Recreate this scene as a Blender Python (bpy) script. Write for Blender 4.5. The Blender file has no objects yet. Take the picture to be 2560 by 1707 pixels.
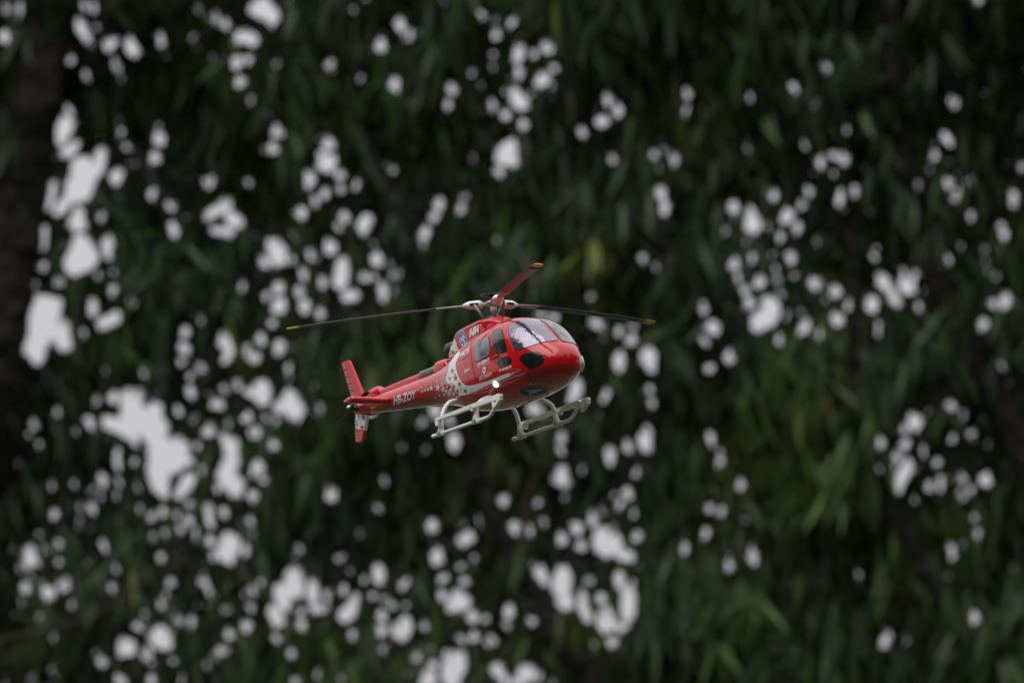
import bpy, bmesh, math, random
import numpy as np
from mathutils import Vector, Matrix
from mathutils.bvhtree import BVHTree
from mathutils.geometry import tessellate_polygon

random.seed(7)
rng = np.random.default_rng(11)
SC = bpy.context.scene
COL = SC.collection
R_ = math.radians

# ------------------------------------------------------------------ camera
PITCH = R_(11.5)
FOCAL, SENSOR = 300.0, 36.0
TW = SENSOR / FOCAL                      # frame width per metre of distance
CAM = Vector((0, 0, 1.6))
C_FWD = Vector((0, math.cos(PITCH), math.sin(PITCH)))
C_RIGHT = Vector((1, 0, 0))
C_UP = Vector((0, -math.sin(PITCH), math.cos(PITCH)))
cam_d = bpy.data.cameras.new('camera')
cam_d.lens = FOCAL
cam_d.sensor_width = SENSOR
cam_d.clip_start = 0.1
cam_d.clip_end = 5000
cam = bpy.data.objects.new('camera', cam_d)
COL.objects.link(cam)
cam.location = CAM
cam.rotation_euler = (math.pi / 2 + PITCH, 0, 0)
SC.camera = cam
HELI_DIST = 8.466
cam_d.dof.use_dof = True
cam_d.dof.focus_distance = HELI_DIST - 0.06
cam_d.dof.aperture_fstop = 16.8
cam_d.dof.aperture_blades = 0


def ray(px, py):
    """direction (unit depth) from the camera through a spot of the frame"""
    return C_FWD + C_RIGHT * ((px - 1280) / 2560 * TW) + C_UP * ((853.5 - py) / 2560 * TW)


# ------------------------------------------------------------------ sky and sun (bright overcast)
SUN_EL, SUN_AZ = R_(52), R_(226)
world = bpy.data.worlds.new('World')
SC.world = world
world.use_nodes = True
wn, wl = world.node_tree.nodes, world.node_tree.links
wn.clear()
w_out = wn.new('ShaderNodeOutputWorld')
bg = wn.new('ShaderNodeBackground')
sky = wn.new('ShaderNodeTexSky')
sky.sky_type = 'NISHITA'
sky.sun_disc = False
sky.sun_elevation = SUN_EL
sky.sun_rotation = SUN_AZ
sky.dust_density = 6.0
hs = wn.new('ShaderNodeHueSaturation')
hs.inputs['Saturation'].default_value = 0.12
wl.new(sky.outputs[0], hs.inputs['Color'])
# overcast cloud layer: luminance rises smoothly from horizon to zenith
tc = wn.new('ShaderNodeTexCoord')
sep = wn.new('ShaderNodeSeparateXYZ')
wl.new(tc.outputs['Generated'], sep.inputs[0])
ma = wn.new('ShaderNodeMath'); ma.operation = 'MAXIMUM'; ma.inputs[1].default_value = 0.0
wl.new(sep.outputs['Z'], ma.inputs[0])
mb_ = wn.new('ShaderNodeMath'); mb_.operation = 'MULTIPLY_ADD'
mb_.inputs[1].default_value = 8.6; mb_.inputs[2].default_value = 3.9
wl.new(ma.outputs[0], mb_.inputs[0])
cl = wn.new('ShaderNodeVectorMath'); cl.operation = 'SCALE'
cl.inputs[0].default_value = (1.0, 0.985, 1.03)
wl.new(mb_.outputs[0], cl.inputs['Scale'])
mx = wn.new('ShaderNodeMixRGB')
mx.inputs['Fac'].default_value = 0.88
wl.new(hs.outputs[0], mx.inputs['Color1'])
wl.new(cl.outputs[0], mx.inputs['Color2'])
wl.new(mx.outputs[0], bg.inputs['Color'])
bg.inputs['Strength'].default_value = 0.084
wl.new(bg.outputs[0], w_out.inputs['Surface'])

sun_d = bpy.data.lights.new('sun', 'SUN')
sun_d.energy = 1.5
sun_d.angle = R_(75)
sun_d.color = (1.0, 0.97, 0.93)
sun = bpy.data.objects.new('sun', sun_d)
COL.objects.link(sun)
sv = Vector((math.sin(SUN_AZ) * math.cos(SUN_EL), math.cos(SUN_AZ) * math.cos(SUN_EL), math.sin(SUN_EL)))
sun.rotation_euler = sv.to_track_quat('Z', 'Y').to_euler()
sun.location = (-6, -8, 30)

vs = SC.view_settings
vs.view_transform = 'Standard'
vs.look = 'None'
vs.exposure = 0.4
vs.gamma = 1.0
SC.cycles.max_bounces = 6
SC.cycles.use_denoising = True


# ------------------------------------------------------------------ helpers
def mat(name, color, rough=0.5, metal=0.0, coat=0.0, spec=0.5, noise=None, bump=None, ior=None, bdist=1.0):
    m = bpy.data.materials.new(name)
    m.use_nodes = True
    nt = m.node_tree
    b = nt.nodes['Principled BSDF']
    b.inputs['Base Color'].default_value = (*color, 1)
    b.inputs['Roughness'].default_value = rough
    b.inputs['Metallic'].default_value = metal
    b.inputs['Coat Weight'].default_value = coat
    b.inputs['Coat Roughness'].default_value = 0.06
    b.inputs['Specular IOR Level'].default_value = spec
    if ior: b.inputs['IOR'].default_value = ior
    if noise:
        scale, amt = noise
        co = nt.nodes.new('ShaderNodeTexCoord')
        n = nt.nodes.new('ShaderNodeTexNoise'); n.inputs['Scale'].default_value = scale
        n.inputs['Detail'].default_value = 5
        nt.links.new(co.outputs['Object'], n.inputs['Vector'])
        r = nt.nodes.new('ShaderNodeMapRange')
        r.inputs[1].default_value = 0.3; r.inputs[2].default_value = 0.7
        r.inputs[3].default_value = 1 - amt; r.inputs[4].default_value = 1 + amt
        nt.links.new(n.outputs[0], r.inputs[0])
        v = nt.nodes.new('ShaderNodeVectorMath'); v.operation = 'SCALE'
        v.inputs[0].default_value = color
        nt.links.new(r.outputs[0], v.inputs['Scale'])
        nt.links.new(v.outputs[0], b.inputs['Base Color'])
        r2 = nt.nodes.new('ShaderNodeMapRange')
        r2.inputs[3].default_value = max(0.02, rough - 0.06); r2.inputs[4].default_value = rough + 0.06
        nt.links.new(n.outputs[0], r2.inputs[0])
        nt.links.new(r2.outputs[0], b.inputs['Roughness'])
        if bump:
            bp = nt.nodes.new('ShaderNodeBump'); bp.inputs['Strength'].default_value = bump; bp.inputs['Distance'].default_value = bdist
            nt.links.new(n.outputs[0], bp.inputs['Height'])
            nt.links.new(bp.outputs[0], b.inputs['Normal'])
    return m


def tag(o, label=None, cat=None, group=None, kind=None):
    for k, v in (('label', label), ('category', cat), ('group', group), ('kind', kind)):
        if v: o[k] = v
    return o


def mesh_obj(name, verts, faces, m, parent=None, smooth=True):
    me = bpy.data.meshes.new(name)
    me.from_pydata([tuple(v) for v in verts], [], faces)
    if smooth:
        for p in me.polygons: p.use_smooth = True
    me.materials.append(m)
    me.update()
    o = bpy.data.objects.new(name, me)
    COL.objects.link(o)
    o.parent = parent
    return o


def bm_obj(name, bm, m, parent=None, smooth=False, bevel=0):
    if bevel:
        bmesh.ops.bevel(bm, geom=list(bm.edges), offset=bevel, segments=2, affect='EDGES', clamp_overlap=True)
    bmesh.ops.recalc_face_normals(bm, faces=bm.faces)
    me = bpy.data.meshes.new(name)
    bm.to_mesh(me); bm.free()
    if smooth:
        for p in me.polygons: p.use_smooth = True
    me.materials.append(m)
    o = bpy.data.objects.new(name, me)
    COL.objects.link(o)
    o.parent = parent
    return o


def catmull(pts, n):
    """n samples along a smooth path through pts (any dimension)"""
    P = np.array(pts, float)
    P = np.vstack([2 * P[0] - P[1], P, 2 * P[-1] - P[-2]])
    out = []
    m = len(P) - 3
    for t in np.linspace(0, m - 1e-9, n):
        i = int(t); f = t - i
        a, b, c, d = P[i:i + 4]
        out.append(.5 * (2 * b + (c - a) * f + (2 * a - 5 * b + 4 * c - d) * f * f + (3 * b - a - 3 * c + d) * f ** 3))
    return np.array(out)


def tube_geo(path, radii, seg=10, flat=1.0):
    """closed tube along a path"""
    path = [Vector(p) for p in path]
    n = len(path)
    if not hasattr(radii, '__len__'): radii = [radii] * n
    verts, faces = [], []
    prev = None
    for i, p in enumerate(path):
        t = (path[min(i + 1, n - 1)] - path[max(i - 1, 0)]).normalized()
        if prev is None:
            a = t.cross(Vector((0, 0, 1)))
            if a.length < 0.05: a = t.cross(Vector((0, 1, 0)))
        else:
            a = prev - t * prev.dot(t)
        a.normalize(); prev = a
        b = t.cross(a)
        for k in range(seg):
            an = 2 * math.pi * k / seg
            verts.append(p + (a * math.cos(an) + b * math.sin(an) * flat) * radii[i])
    for i in range(n - 1):
        for k in range(seg):
            k2 = (k + 1) % seg
            faces.append((i * seg + k, i * seg + k2, (i + 1) * seg + k2, (i + 1) * seg + k))
    faces.append(tuple(range(seg))[::-1])
    faces.append(tuple((n - 1) * seg + k for k in range(seg)))
    return verts, faces


def tube(name, path, radii, m, parent=None, seg=10, flat=1.0):
    v, f = tube_geo(path, radii, seg, flat)
    return mesh_obj(name, v, f, m, parent)


def loft_geo(sections, nx, nt):
    """sections: x, z_bottom, z_top, z_mid, half_width, exponent"""
    S = np.array(sections, float)
    if S.shape[1] == 6: S = np.hstack([S, S[:, 5:6]])
    Q = catmull(S, nx)
    verts, faces = [], []
    for x, zb, zt, zm, hw, eu, ed in Q:
        hw = max(hw, 0.004)
        for k in range(nt):
            a = 2 * math.pi * k / nt
            c, s = math.cos(a), math.sin(a)
            e = eu if s > 0 else ed
            y = hw * math.copysign(abs(c) ** (2 / e), c)
            h = max((zt - zm) if s > 0 else (zm - zb), 0.003)
            verts.append((x, y, zm + h * math.copysign(abs(s) ** (2 / e), s)))
    for i in range(nx - 1):
        for k in range(nt):
            k2 = (k + 1) % nt
            faces.append((i * nt + k, (i + 1) * nt + k, (i + 1) * nt + k2, i * nt + k2))
    faces.append(tuple(range(nt)))
    faces.append(tuple((nx - 1) * nt + k for k in range(nt))[::-1])
    return verts, faces


def prism(name, outline, y0, y1, m, parent, bevel=0.0, inset=None):
    """side outline (x,z) given a thickness from y0 to y1"""
    bm = bmesh.new()
    a = [bm.verts.new((x, y0, z)) for x, z in outline]
    b = [bm.verts.new((x, y1, z)) for x, z in outline]
    n = len(outline)
    bm.faces.new(a); bm.faces.new(b[::-1])
    for i in range(n):
        bm.faces.new((a[i], b[i], b[(i + 1) % n], a[(i + 1) % n]))
    return bm_obj(name, bm, m, parent, bevel=bevel, smooth=False)


def box(name, lo, hi, m, parent, bevel=0.0):
    return prism(name, [(lo[0], lo[2]), (hi[0], lo[2]), (hi[0], hi[2]), (lo[0], hi[2])], lo[1], hi[1], m, parent, bevel)


# ------------------------------------------------------------------ ground
m_ground = mat('grass_ground', (0.03, 0.045, 0.02), 0.9, noise=(0.6, 0.4), bump=0.4)
gv = [(-600, -600, 0), (600, -600, 0), (600, 600, 0), (-600, 600, 0)]
ground = mesh_obj('ground', gv, [(0, 1, 2, 3)], m_ground, smooth=False)
tag(ground, kind='structure')

# wooded slope added out of view around the viewer, to darken the paint's reflections
m_wood = mat('added_far_wood', (0.022, 0.032, 0.016), 0.9, noise=(.35, .5), bump=1.0)
hv, hf = [], []
prof = [(20, -.2), (21.5, 9.0), (24, 15.5), (29, 19.5), (40, 23.0), (60, 27.0), (90, 31.0), (140, 33.0)]
NA = 150
for i in range(NA + 1):
    a = R_(-215 + 250 * i / NA)
    for k, (r, z) in enumerate(prof):
        w_ = 0 if k == 0 else 1
        hv.append((math.cos(a) * (r + random.uniform(-1.2, 1.2) * w_), math.sin(a) * (r + random.uniform(-1.2, 1.2) * w_), z * (1 + w_ * (.13 * math.sin(a * 9) + .10 * math.sin(a * 23 + k))) + random.uniform(-.6, .6) * w_))
for i in range(NA):
    for k in range(len(prof) - 1):
        n_ = len(prof)
        hf.append((i * n_ + k, (i + 1) * n_ + k, (i + 1) * n_ + k + 1, i * n_ + k + 1))
added_hill = mesh_obj('added_hill', hv, hf, m_wood)
tag(added_hill, kind='structure')

# ------------------------------------------------------------------ the model helicopter
# built in full-size metres (x forward from the mast, y to its left, z up from the skids) and shown at 1:24
SCALE = 1 / 24
psi, el, rot = R_(60), R_(10), R_(3.2)
f_c = Vector((math.cos(psi), math.sin(psi) * math.sin(el), math.sin(psi) * math.cos(el)))
l_c = Vector((math.sin(psi), -math.cos(psi) * math.sin(el), -math.cos(psi) * math.cos(el)))
u_c = Vector((0, math.cos(el), -math.sin(el)))
RZ = Matrix.Rotation(rot, 3, 'Z')
CB = Matrix((C_RIGHT, C_UP, -C_FWD)).transposed()
HR = CB @ Matrix((RZ @ f_c, RZ @ l_c, RZ @ u_c)).transposed()
hub_w = CAM + ray(1233, 760) * HELI_DIST
HM = Matrix.Translation(hub_w) @ HR.to_4x4() @ Matrix.Scale(SCALE, 4) @ Matrix.Translation((0, 0, -3.14))
heli = bpy.data.objects.new('model_helicopter', None)
COL.objects.link(heli)
heli.matrix_world = HM
heli.empty_display_size = 0.3
tag(heli, 'glossy red and white radio-controlled model helicopter with starry tail, hovering in front of the trees', 'helicopter')
HI = HM.inverted()

RED = (0.56, 0.0015, 0.009)
m_red = mat('red_gloss_paint', RED, 0.5, coat=1.0, spec=.08, noise=(3.0, 0.05))
m_red.node_tree.nodes['Principled BSDF'].inputs['Coat IOR'].default_value = 1.6
m_red.node_tree.nodes['Principled BSDF'].inputs['Coat Roughness'].default_value = .03
m_white = mat('white_gloss_paint', (0.85, 0.84, 0.85), 0.3, coat=0.6)
m_skid = mat('off_white_plastic', (0.86, 0.85, 0.83), 0.36, coat=0.2, noise=(6, 0.05))
m_decal = mat('white_print', (0.80, 0.79, 0.80), 0.3, coat=0.5)
m_dred = mat('red_print', (0.42, 0.004, 0.008), 0.5, coat=0.5, spec=.1)
m_blue = mat('blue_print', (0.03, 0.12, 0.42), 0.3, coat=0.5)
m_navy = mat('navy_print', (0.015, 0.03, 0.12), 0.4, coat=0.15, spec=.2)
m_seam = mat('dark_seam', (0.10, 0.004, 0.006), 0.5)
m_black = mat('black_rubber', (0.012, 0.012, 0.013), 0.4)
m_dark = mat('dark_metal', (0.05, 0.05, 0.055), 0.35, metal=0.6)
m_silver = mat('silver_metal', (0.55, 0.55, 0.56), 0.28, metal=0.9)
m_grey = mat('grey_shield', (0.22, 0.22, 0.23), 0.45, metal=0.5)
m_glass = mat('lilac_tinted_window', (0.25, 0.215, 0.275), 0.06, metal=0.75, coat=0.6, noise=(1.1, .2), bump=1.0, bdist=.004)
m_glass_r = mat('grey_reflection_window', (0.26, 0.26, 0.29), 0.14, metal=0.75, coat=0.3, noise=(2.5, .2), bump=1.0, bdist=.001)  # paler mirror base puts the rear pane's brighter reflection into its colour
m_glass_d = mat('dark_window', (0.018, 0.017, 0.018), 0.05, coat=0.6, spec=.4, noise=(2, .5), bump=1.0, bdist=.003)
m_trim = mat('window_rubber', (0.010, 0.010, 0.012), 0.35)
m_yellow = mat('yellow_print', (0.75, 0.5, 0.02), 0.4)
m_blade = mat('grey_blade', (0.055, 0.055, 0.06), 0.4, noise=(2, .1))
m_bladered = mat('red_blade', (0.17, 0.03, 0.018), 0.4, noise=(2, .1))
m_bladeroot = mat('pale_blade_root', (0.45, 0.45, 0.47), 0.4)
m_cream = mat('faded_print', (0.5, 0.44, 0.40), 0.45, spec=.2)
m_pale = mat('pale_fade_print', (0.62, 0.30, 0.31), 0.3, coat=0.5)

# fuselage with the boom drawn out of it
FS = [(3.40, 1.18, 1.24, 1.21, .02, 2, 2), (3.36, 1.06, 1.40, 1.20, .22, 2.1, 2), (3.24, .94, 1.56, 1.18, .42, 2.2, 2),
      (3.0, .83, 1.75, 1.17, .60, 2.4, 2), (2.6, .72, 2.09, 1.19, .77, 2.65, 2.05), (2.2, .65, 2.33, 1.23, .87, 2.8, 2.1),
      (1.7, .60, 2.50, 1.28, .93, 2.8, 2.15), (1.1, .57, 2.55, 1.32, .95, 2.7, 2.2), (.4, .57, 2.49, 1.35, .94, 2.6, 2.2),
      (-.2, .60, 2.45, 1.38, .89, 2.5, 2.2), (-.8, .70, 2.36, 1.42, .78, 2.4, 2.2), (-1.3, .84, 2.24, 1.48, .64, 2.3, 2.2),
      (-1.8, .98, 2.12, 1.54, .50, 2.2, 2.1), (-2.3, 1.10, 2.04, 1.58, .405, 2.1, 2.1), (-3.0, 1.22, 1.99, 1.61, .35, 2, 2),
      (-4.5, 1.38, 1.97, 1.68, .28, 2, 2), (-6.0, 1.56, 1.97, 1.77, .205, 2, 2), (-6.7, 1.63, 1.96, 1.79, .165, 2, 2),
      (-6.78, 1.77, 1.82, 1.79, .02, 2, 2)]
fv, ff = loft_geo(FS, 220, 72)
fuselage = mesh_obj('fuselage', fv, ff, m_red, heli)
CS = [(1.15, 2.30, 2.47, 2.42, .28, 3.4), (.85, 2.2, 2.60, 2.40, .42, 5), (.5, 2.15, 2.70, 2.40, .46, 7),
      (.0, 2.15, 2.74, 2.40, .47, 8), (-.6, 2.1, 2.71, 2.35, .48, 8), (-1.0, 2.05, 2.67, 2.32, .48, 8), (-1.12, 2.05, 2.62, 2.3, .48, 7),
      (-1.25, 2.0, 2.53, 2.28, .46, 5), (-1.5, 2.0, 2.42, 2.22, .40, 3.4), (-1.75, 2.0, 2.30, 2.15, .30, 2.6),
      (-1.92, 2.0, 2.2, 2.10, .16, 2.2)]
cv, cf = loft_geo(CS, 60, 56)
cowling = mesh_obj('engine_cowling', cv, cf, m_red, heli)
MB_ = [(.75, 2.55, 2.62, 2.60, .10, 2.4), (.45, 2.55, 2.76, 2.62, .22, 2.8), (.12, 2.55, 2.81, 2.64, .25, 3), (-.14, 2.55, 2.82, 2.64, .25, 3), (-.3, 2.55, 2.76, 2.63, .22, 2.8), (-.42, 2.55, 2.66, 2.6, .14, 2.4)]
v, f = loft_geo(MB_, 24, 32)
mesh_obj('mast_fairing', v, f, m_red, cowling)
# tail-shaft cover with its hump and shield
SSX = [(-2.05, 1.9, 2.06, 1.98, .20, 3), (-2.2, 1.9, 2.20, 2.0, .21, 3), (-2.5, 1.9, 2.235, 2.0, .20, 3), (-2.72, 1.9, 2.22, 2.0, .18, 3),
       (-2.8, 1.9, 2.15, 2.0, .15, 3)]
v, f = loft_geo(SSX, 24, 32)
mesh_obj('shaft_fairing', v, f, m_red, heli)
SX = [(-2.6, 1.85, 2.13, 2.0, .125, 3.2), (-4.0, 1.85, 2.11, 1.98, .115, 3.2), (-5.6, 1.85, 2.07, 1.97, .10, 3.2), (-5.75, 1.85, 2.06, 1.96, .09, 3.2)]
v, f = loft_geo(SX, 30, 28)
shaft = mesh_obj('shaft_cover', v, f, m_red, heli)
SH = [(-2.82, 1.95, 2.155, 2.03, .145, 3.2), (-3.55, 1.95, 2.15, 2.03, .14, 3.2)]
v, f = loft_geo(SH, 6, 28)
mesh_obj('heat_shield', v, f, m_grey, shaft)
SB = [(-5.55, 1.85, 2.05, 1.95, .09, 2.4), (-5.75, 1.82, 2.17, 1.96, .13, 2.4), (-6.1, 1.8, 2.17, 1.95, .14, 2.4), (-6.5, 1.75, 2.08, 1.9, .14, 2.4), (-6.75, 1.75, 1.95, 1.86, .08, 2.4)]
v, f = loft_geo(SB, 24, 28)
mesh_obj('gearbox_fairing', v, f, m_red, heli)

# ray targets for prints and windows
body_bvh = BVHTree.FromPolygons([Vector(p) for p in fv] + [Vector(p) for p in cv],
                                [tuple(q) for q in ff] + [tuple(i + len(fv) for i in q) for q in cf])
CAM_H = HI @ CAM


def Z1(pts): return [(840 + x * .27211, 720 + y * .27211) for x, y in pts]


def Z2(pts): return [(1120 + x * .15306, 720 + y * .15306) for x, y in pts]


def surf(px, py, bvh=None):
    """the spot of the body's skin seen at a place of the photograph, in body metres"""
    d = (HI.to_3x3() @ ray(px, py)).normalized()
    h = (bvh or body_bvh).ray_cast(CAM_H, d)
    return h[0], h[1]


def smooth_poly(pts, k=6):
    P = np.array(pts)
    n = len(P); out = []
    for i in range(n):
        a, b, c, d = P[i - 1], P[i], P[(i + 1) % n], P[(i + 2) % n]
        for t in np.linspace(0, 1, k, endpoint=False):
            out.append(tuple(.5 * (2 * b + (c - a) * t + (2 * a - 5 * b + 4 * c - d) * t * t + (3 * b - a - 3 * c + d) * t ** 3)))
    return out


def skin_sheet(name, tris2d, m, parent, lift, step=4.0, bvh=None, mirror=False):
    """wrap flat triangles (photo places) over the body's skin as a thin print lifted off it"""
    bm = bmesh.new()
    for tri in tris2d:
        try: bm.faces.new([bm.verts.new((p[0], p[1], 0)) for p in tri])
        except ValueError: pass
    bmesh.ops.remove_doubles(bm, verts=bm.verts, dist=1e-4)
    if step:
        xs = [v.co.x for v in bm.verts]; ys = [v.co.y for v in bm.verts]
        for ax, lo, hi in ((0, min(xs), max(xs)), (1, min(ys), max(ys))):
            q = math.ceil(lo / step) * step
            while q < hi:
                co = (q, 0, 0) if ax == 0 else (0, q, 0)
                no = (1, 0, 0) if ax == 0 else (0, 1, 0)
                bmesh.ops.bisect_plane(bm, geom=list(bm.verts) + list(bm.edges) + list(bm.faces), plane_co=co, plane_no=no)
                q += step
    dead = []
    for v in bm.verts:
        p, n = surf(v.co.x, v.co.y, bvh)
        if p is None: dead.append(v)
        else:
            if n.dot(CAM_H - p) < 0: n = -n
            v.co = p + n * lift
    bmesh.ops.delete(bm, geom=dead, context='VERTS')
    # drop slivers that jump between surfaces
    bad = [f_ for f_ in bm.faces if max(e.calc_length() for e in f_.edges) > 0.35]
    bmesh.ops.delete(bm, geom=bad, context='FACES')
    if not bm.faces:
        bm.free(); return None
    for f_ in bm.faces:
        f_.normal_update()
        if f_.normal.dot(CAM_H - f_.calc_center_median()) < 0: f_.normal_flip()
    me = bpy.data.meshes.new(name)
    bm.to_mesh(me); bm.free()
    for p in me.polygons: p.use_smooth = True
    me.materials.append(m)
    o = bpy.data.objects.new(name, me)
    COL.objects.link(o); o.parent = parent
    if mirror:
        me2 = me.copy()
        me2.transform(Matrix.Scale(-1, 4, (0, 1, 0))); me2.flip_normals()
        o2 = bpy.data.objects.new(name, me2)
        COL.objects.link(o2); o2.parent = parent
    return o


def poly_tris(pts):
    t = tessellate_polygon([[Vector((x, y, 0)) for x, y in pts]])
    return [[pts[i] for i in q] for q in t]


def skin_poly(name, pts, m, parent, lift, **k):
    return skin_sheet(name, poly_tris(pts), m, parent, lift, **k)


def star_pts(cx, cy, r, a0=0.0, sx=1.0):
    return [(cx + sx * (r if i % 2 == 0 else r * .40) * math.sin(a0 + math.pi * i / 5),
             cy - (r if i % 2 == 0 else r * .40) * math.cos(a0 + math.pi * i / 5)) for i in range(10)]


def letters(name, text, p0, p1, up, m, parent, lift=0.012, bold=0.0, shear=0.0, bvh=None, font_aspect=1.0):
    """print: baseline from p0 to p1, capital height vector up (photo places)"""
    cu = bpy.data.curves.new('lettering', 'FONT')
    cu.body = text
    cu.offset = bold
    cu.resolution_u = 3
    ob = bpy.data.objects.new('lettering', cu)
    COL.objects.link(ob)
    dg = bpy.context.evaluated_depsgraph_get()
    me = ob.evaluated_get(dg).to_mesh()
    me.calc_loop_triangles()
    V = [(v.co.x, v.co.y) for v in me.vertices]
    T = [tuple(t.vertices) for t in me.loop_triangles]
    ob.evaluated_get(dg).to_mesh_clear()
    bpy.data.objects.remove(ob); bpy.data.curves.remove(cu)
    x0, x1 = min(v[0] for v in V), max(v[0] for v in V)
    h = 0.69
    P = []
    for x, y in V:
        t = (x - x0) / (x1 - x0) + shear * y
        P.append((p0[0] + (p1[0] - p0[0]) * t + up[0] * y / h, p0[1] + (p1[1] - p0[1]) * t + up[1] * y / h))
    return skin_sheet(name, [[P[i] for i in t] for t in T], m, parent, lift, step=6.0, bvh=bvh)


# --- windows: rubber trim below, tinted pane above
def window(pts, grow=1.10, k=5, mirror=True, m=None):
    q = smooth_poly(pts, k) if k else pts
    cx, cy = np.mean(np.array(q), 0)
    big = [(cx + (x - cx) * grow, cy + (y - cy) * grow) for x, y in q]
    skin_poly('window_trim', big, m_trim, fuselage, .006, step=3.0, mirror=mirror)
    return skin_poly('window', q, m or m_glass, fuselage, .014, step=3.0, mirror=mirror)


def rounded(pts, r=0.22, k=4):
    """round the corners of an outline"""
    P = np.array(pts, float); n = len(P); out = []
    for i in range(n):
        a, b, c = P[i - 1], P[i], P[(i + 1) % n]
        p, q = b + (a - b) * r, b + (c - b) * r
        for t in np.linspace(0, 1, k):
            out.append(tuple((1 - t) ** 2 * p + 2 * t * (1 - t) * b + t * t * q))
    return out


win_rear = rounded(Z2([(430, 905), (668, 775), (695, 1085), (455, 1215)]), .2)
window(win_rear, 1.06, 0, m=m_glass_r)
win_door = rounded(Z2([(728, 730), (770, 690), (885, 680), (962, 1020), (930, 1045), (775, 1075), (745, 990)]), .25)
window(win_door, 1.08, 0, m=m_glass_d)
win_low = rounded(Z2([(802, 1230), (850, 1140), (985, 1115), (1035, 1180), (1010, 1250), (850, 1295)]), .3)
window(win_low, 1.08, 0, m=m_glass_d)
win_cheek = rounded(Z2([(1172, 1160), (1220, 1085), (1400, 1040), (1500, 1060), (1568, 1150), (1540, 1230), (1345, 1330), (1220, 1230)]), .3)
window(win_cheek, 1.06, 0, m=m_glass_d)
win_front = rounded(Z2([(980, 615), (1150, 540), (1290, 512), (1485, 515), (1640, 690), (1800, 858), (1560, 880), (1100, 1025), (1030, 840)]), .16)
window(win_front, 1.025, 0)
win_far = rounded(Z2([(1545, 522), (1690, 545), (1860, 650), (1990, 770), (2060, 900), (1880, 876), (1830, 840), (1690, 680)]), .15)
window(win_far, 1.02, 0, mirror=False, m=m_glass_d)

# --- white band, fading tip, stars
band = smooth_poly(Z1([(1098, 468), (1122, 560), (1141, 604), (1118, 655), (1101, 700), (1108, 745), (1126, 805), (1152, 855), (1188, 888), (1245, 893),
                       (1400, 852), (1520, 805), (1600, 778), (1600, 810), (1520, 842), (1400, 890), (1300, 935), (1225, 970), (1170, 983), (1115, 968),
                       (1075, 915), (1030, 870), (1012, 830), (1036, 745), (1046, 660), (1058, 600), (1056, 530), (1075, 492)]), 3)
skin_poly('white_band', band, m_white, fuselage, .007, step=4.0, mirror=True)
for i, (xa, xb) in enumerate(((1598, 1640), (1638, 1700))):
    ya = lambda x: 778 - (x - 1600) * .33 - (0 if x < 1680 else 0)
    yb = lambda x: 810 - (x - 1600) * .50
    col = mat('fading_white_print', [(0.66, 0.36, 0.37), (0.56, 0.12, 0.125)][i], .3, coat=.5)
    skin_poly('band_tip', Z1([(xa, ya(xa)), (xb, ya(xb)), (xb, max(yb(xb), ya(xb) + 4)), (xa, yb(xa))]), col, fuselage, .0075, mirror=True)
for x, y, r in ((1075, 590, 26), (1072, 760, 22), (1102, 825, 30), (1048, 830, 18), (1138, 880, 27), (1085, 905, 24), (1075, 945, 26), (1190, 945, 25),
                (1120, 945, 22), (1030, 890, 14), (1098, 790, 10), (1150, 925, 10), (1060, 880, 12)):
    c = Z1([(x, y)])[0]
    skin_poly('red_star', star_pts(c[0], c[1], r * .32, random.uniform(-.3, .3), .66), m_dred, fuselage, .011)
for x, y, r in ((940, 915, 34), (880, 920, 24), (850, 930, 17), (822, 938, 14), (797, 950, 15), (990, 925, 24), (985, 885, 10), (933, 855, 10),
                (880, 875, 9), (830, 890, 9), (790, 915, 10), (1015, 945, 18), (1045, 970, 24), (1085, 965, 22), (1000, 980, 14), (955, 985, 12),
                (915, 1003, 13), (1110, 995, 12), (1025, 905, 16), (755, 930, 10), (1060, 930, 16)):
    c = Z1([(x, y)])[0]
    skin_poly('white_star', star_pts(c[0], c[1], r * .32, random.uniform(-.3, .3), .72), m_decal, fuselage, .011)

# --- writing
def L(name, text, p0, p1, up, m=None, z=Z1, **k):
    a, b = z([p0, p1])
    s = .27211 if z is Z1 else .15306
    return letters(name, text, a, b, (up[0] * s, up[1] * s), m or m_decal, k.pop('parent', fuselage), **k)


L('registration_lettering', 'HB-ZOY', (535, 1072), (738, 1010), (0, -74), bold=.035, lift=.012)
for dx, pts in ((0, [(360, 830), (378, 690), (408, 672), (399, 738), (415, 731), (428, 662), (462, 646), (440, 795), (408, 806), (411, 768), (395, 775), (390, 822)]),
                (0, [(445, 792), (462, 650), (486, 636), (479, 700), (490, 694), (498, 628), (524, 614), (515, 745), (487, 760), (488, 722), (476, 729), (472, 775)])):
    skin_poly('logo_mark', Z2([(x - 6, y - 24) for x, y in pts]), m_decal, cowling, .016, step=3)
skin_poly('trademark_dot', [(p[0], p[1]) for p in smooth_poly(Z2([(530, 595), (548, 590), (550, 612), (533, 616)]), 3)], m_decal, cowling, .012)
em_c = Z2([(247, 828)])[0]
for m_, rx, ry, lf in ((m_decal, 66, 132, .009), (m_blue, 60, 124, .013), (m_decal, 44, 92, .016), (m_blue, 42, 88, .019)):
    skin_poly('emblem', [(em_c[0] + (rx * math.cos(a) + ry * .18 * math.sin(a)) * .153, em_c[1] + ry * math.sin(a) * .153) for a in np.linspace(0, 2 * math.pi, 32, endpoint=False)], m_, cowling, lf, step=3)
for pts in ([(258, 740), (275, 800), (262, 810), (252, 790), (243, 812), (232, 812)], [(205, 825), (292, 798), (288, 818), (262, 838), (298, 880), (288, 892), (250, 852), (212, 905), (204, 892), (236, 842), (206, 842)],
            [(225, 920), (262, 912), (262, 930), (226, 936)]):
    skin_poly('emblem_mark', Z2(pts), m_decal, cowling, .022, step=3)
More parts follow.
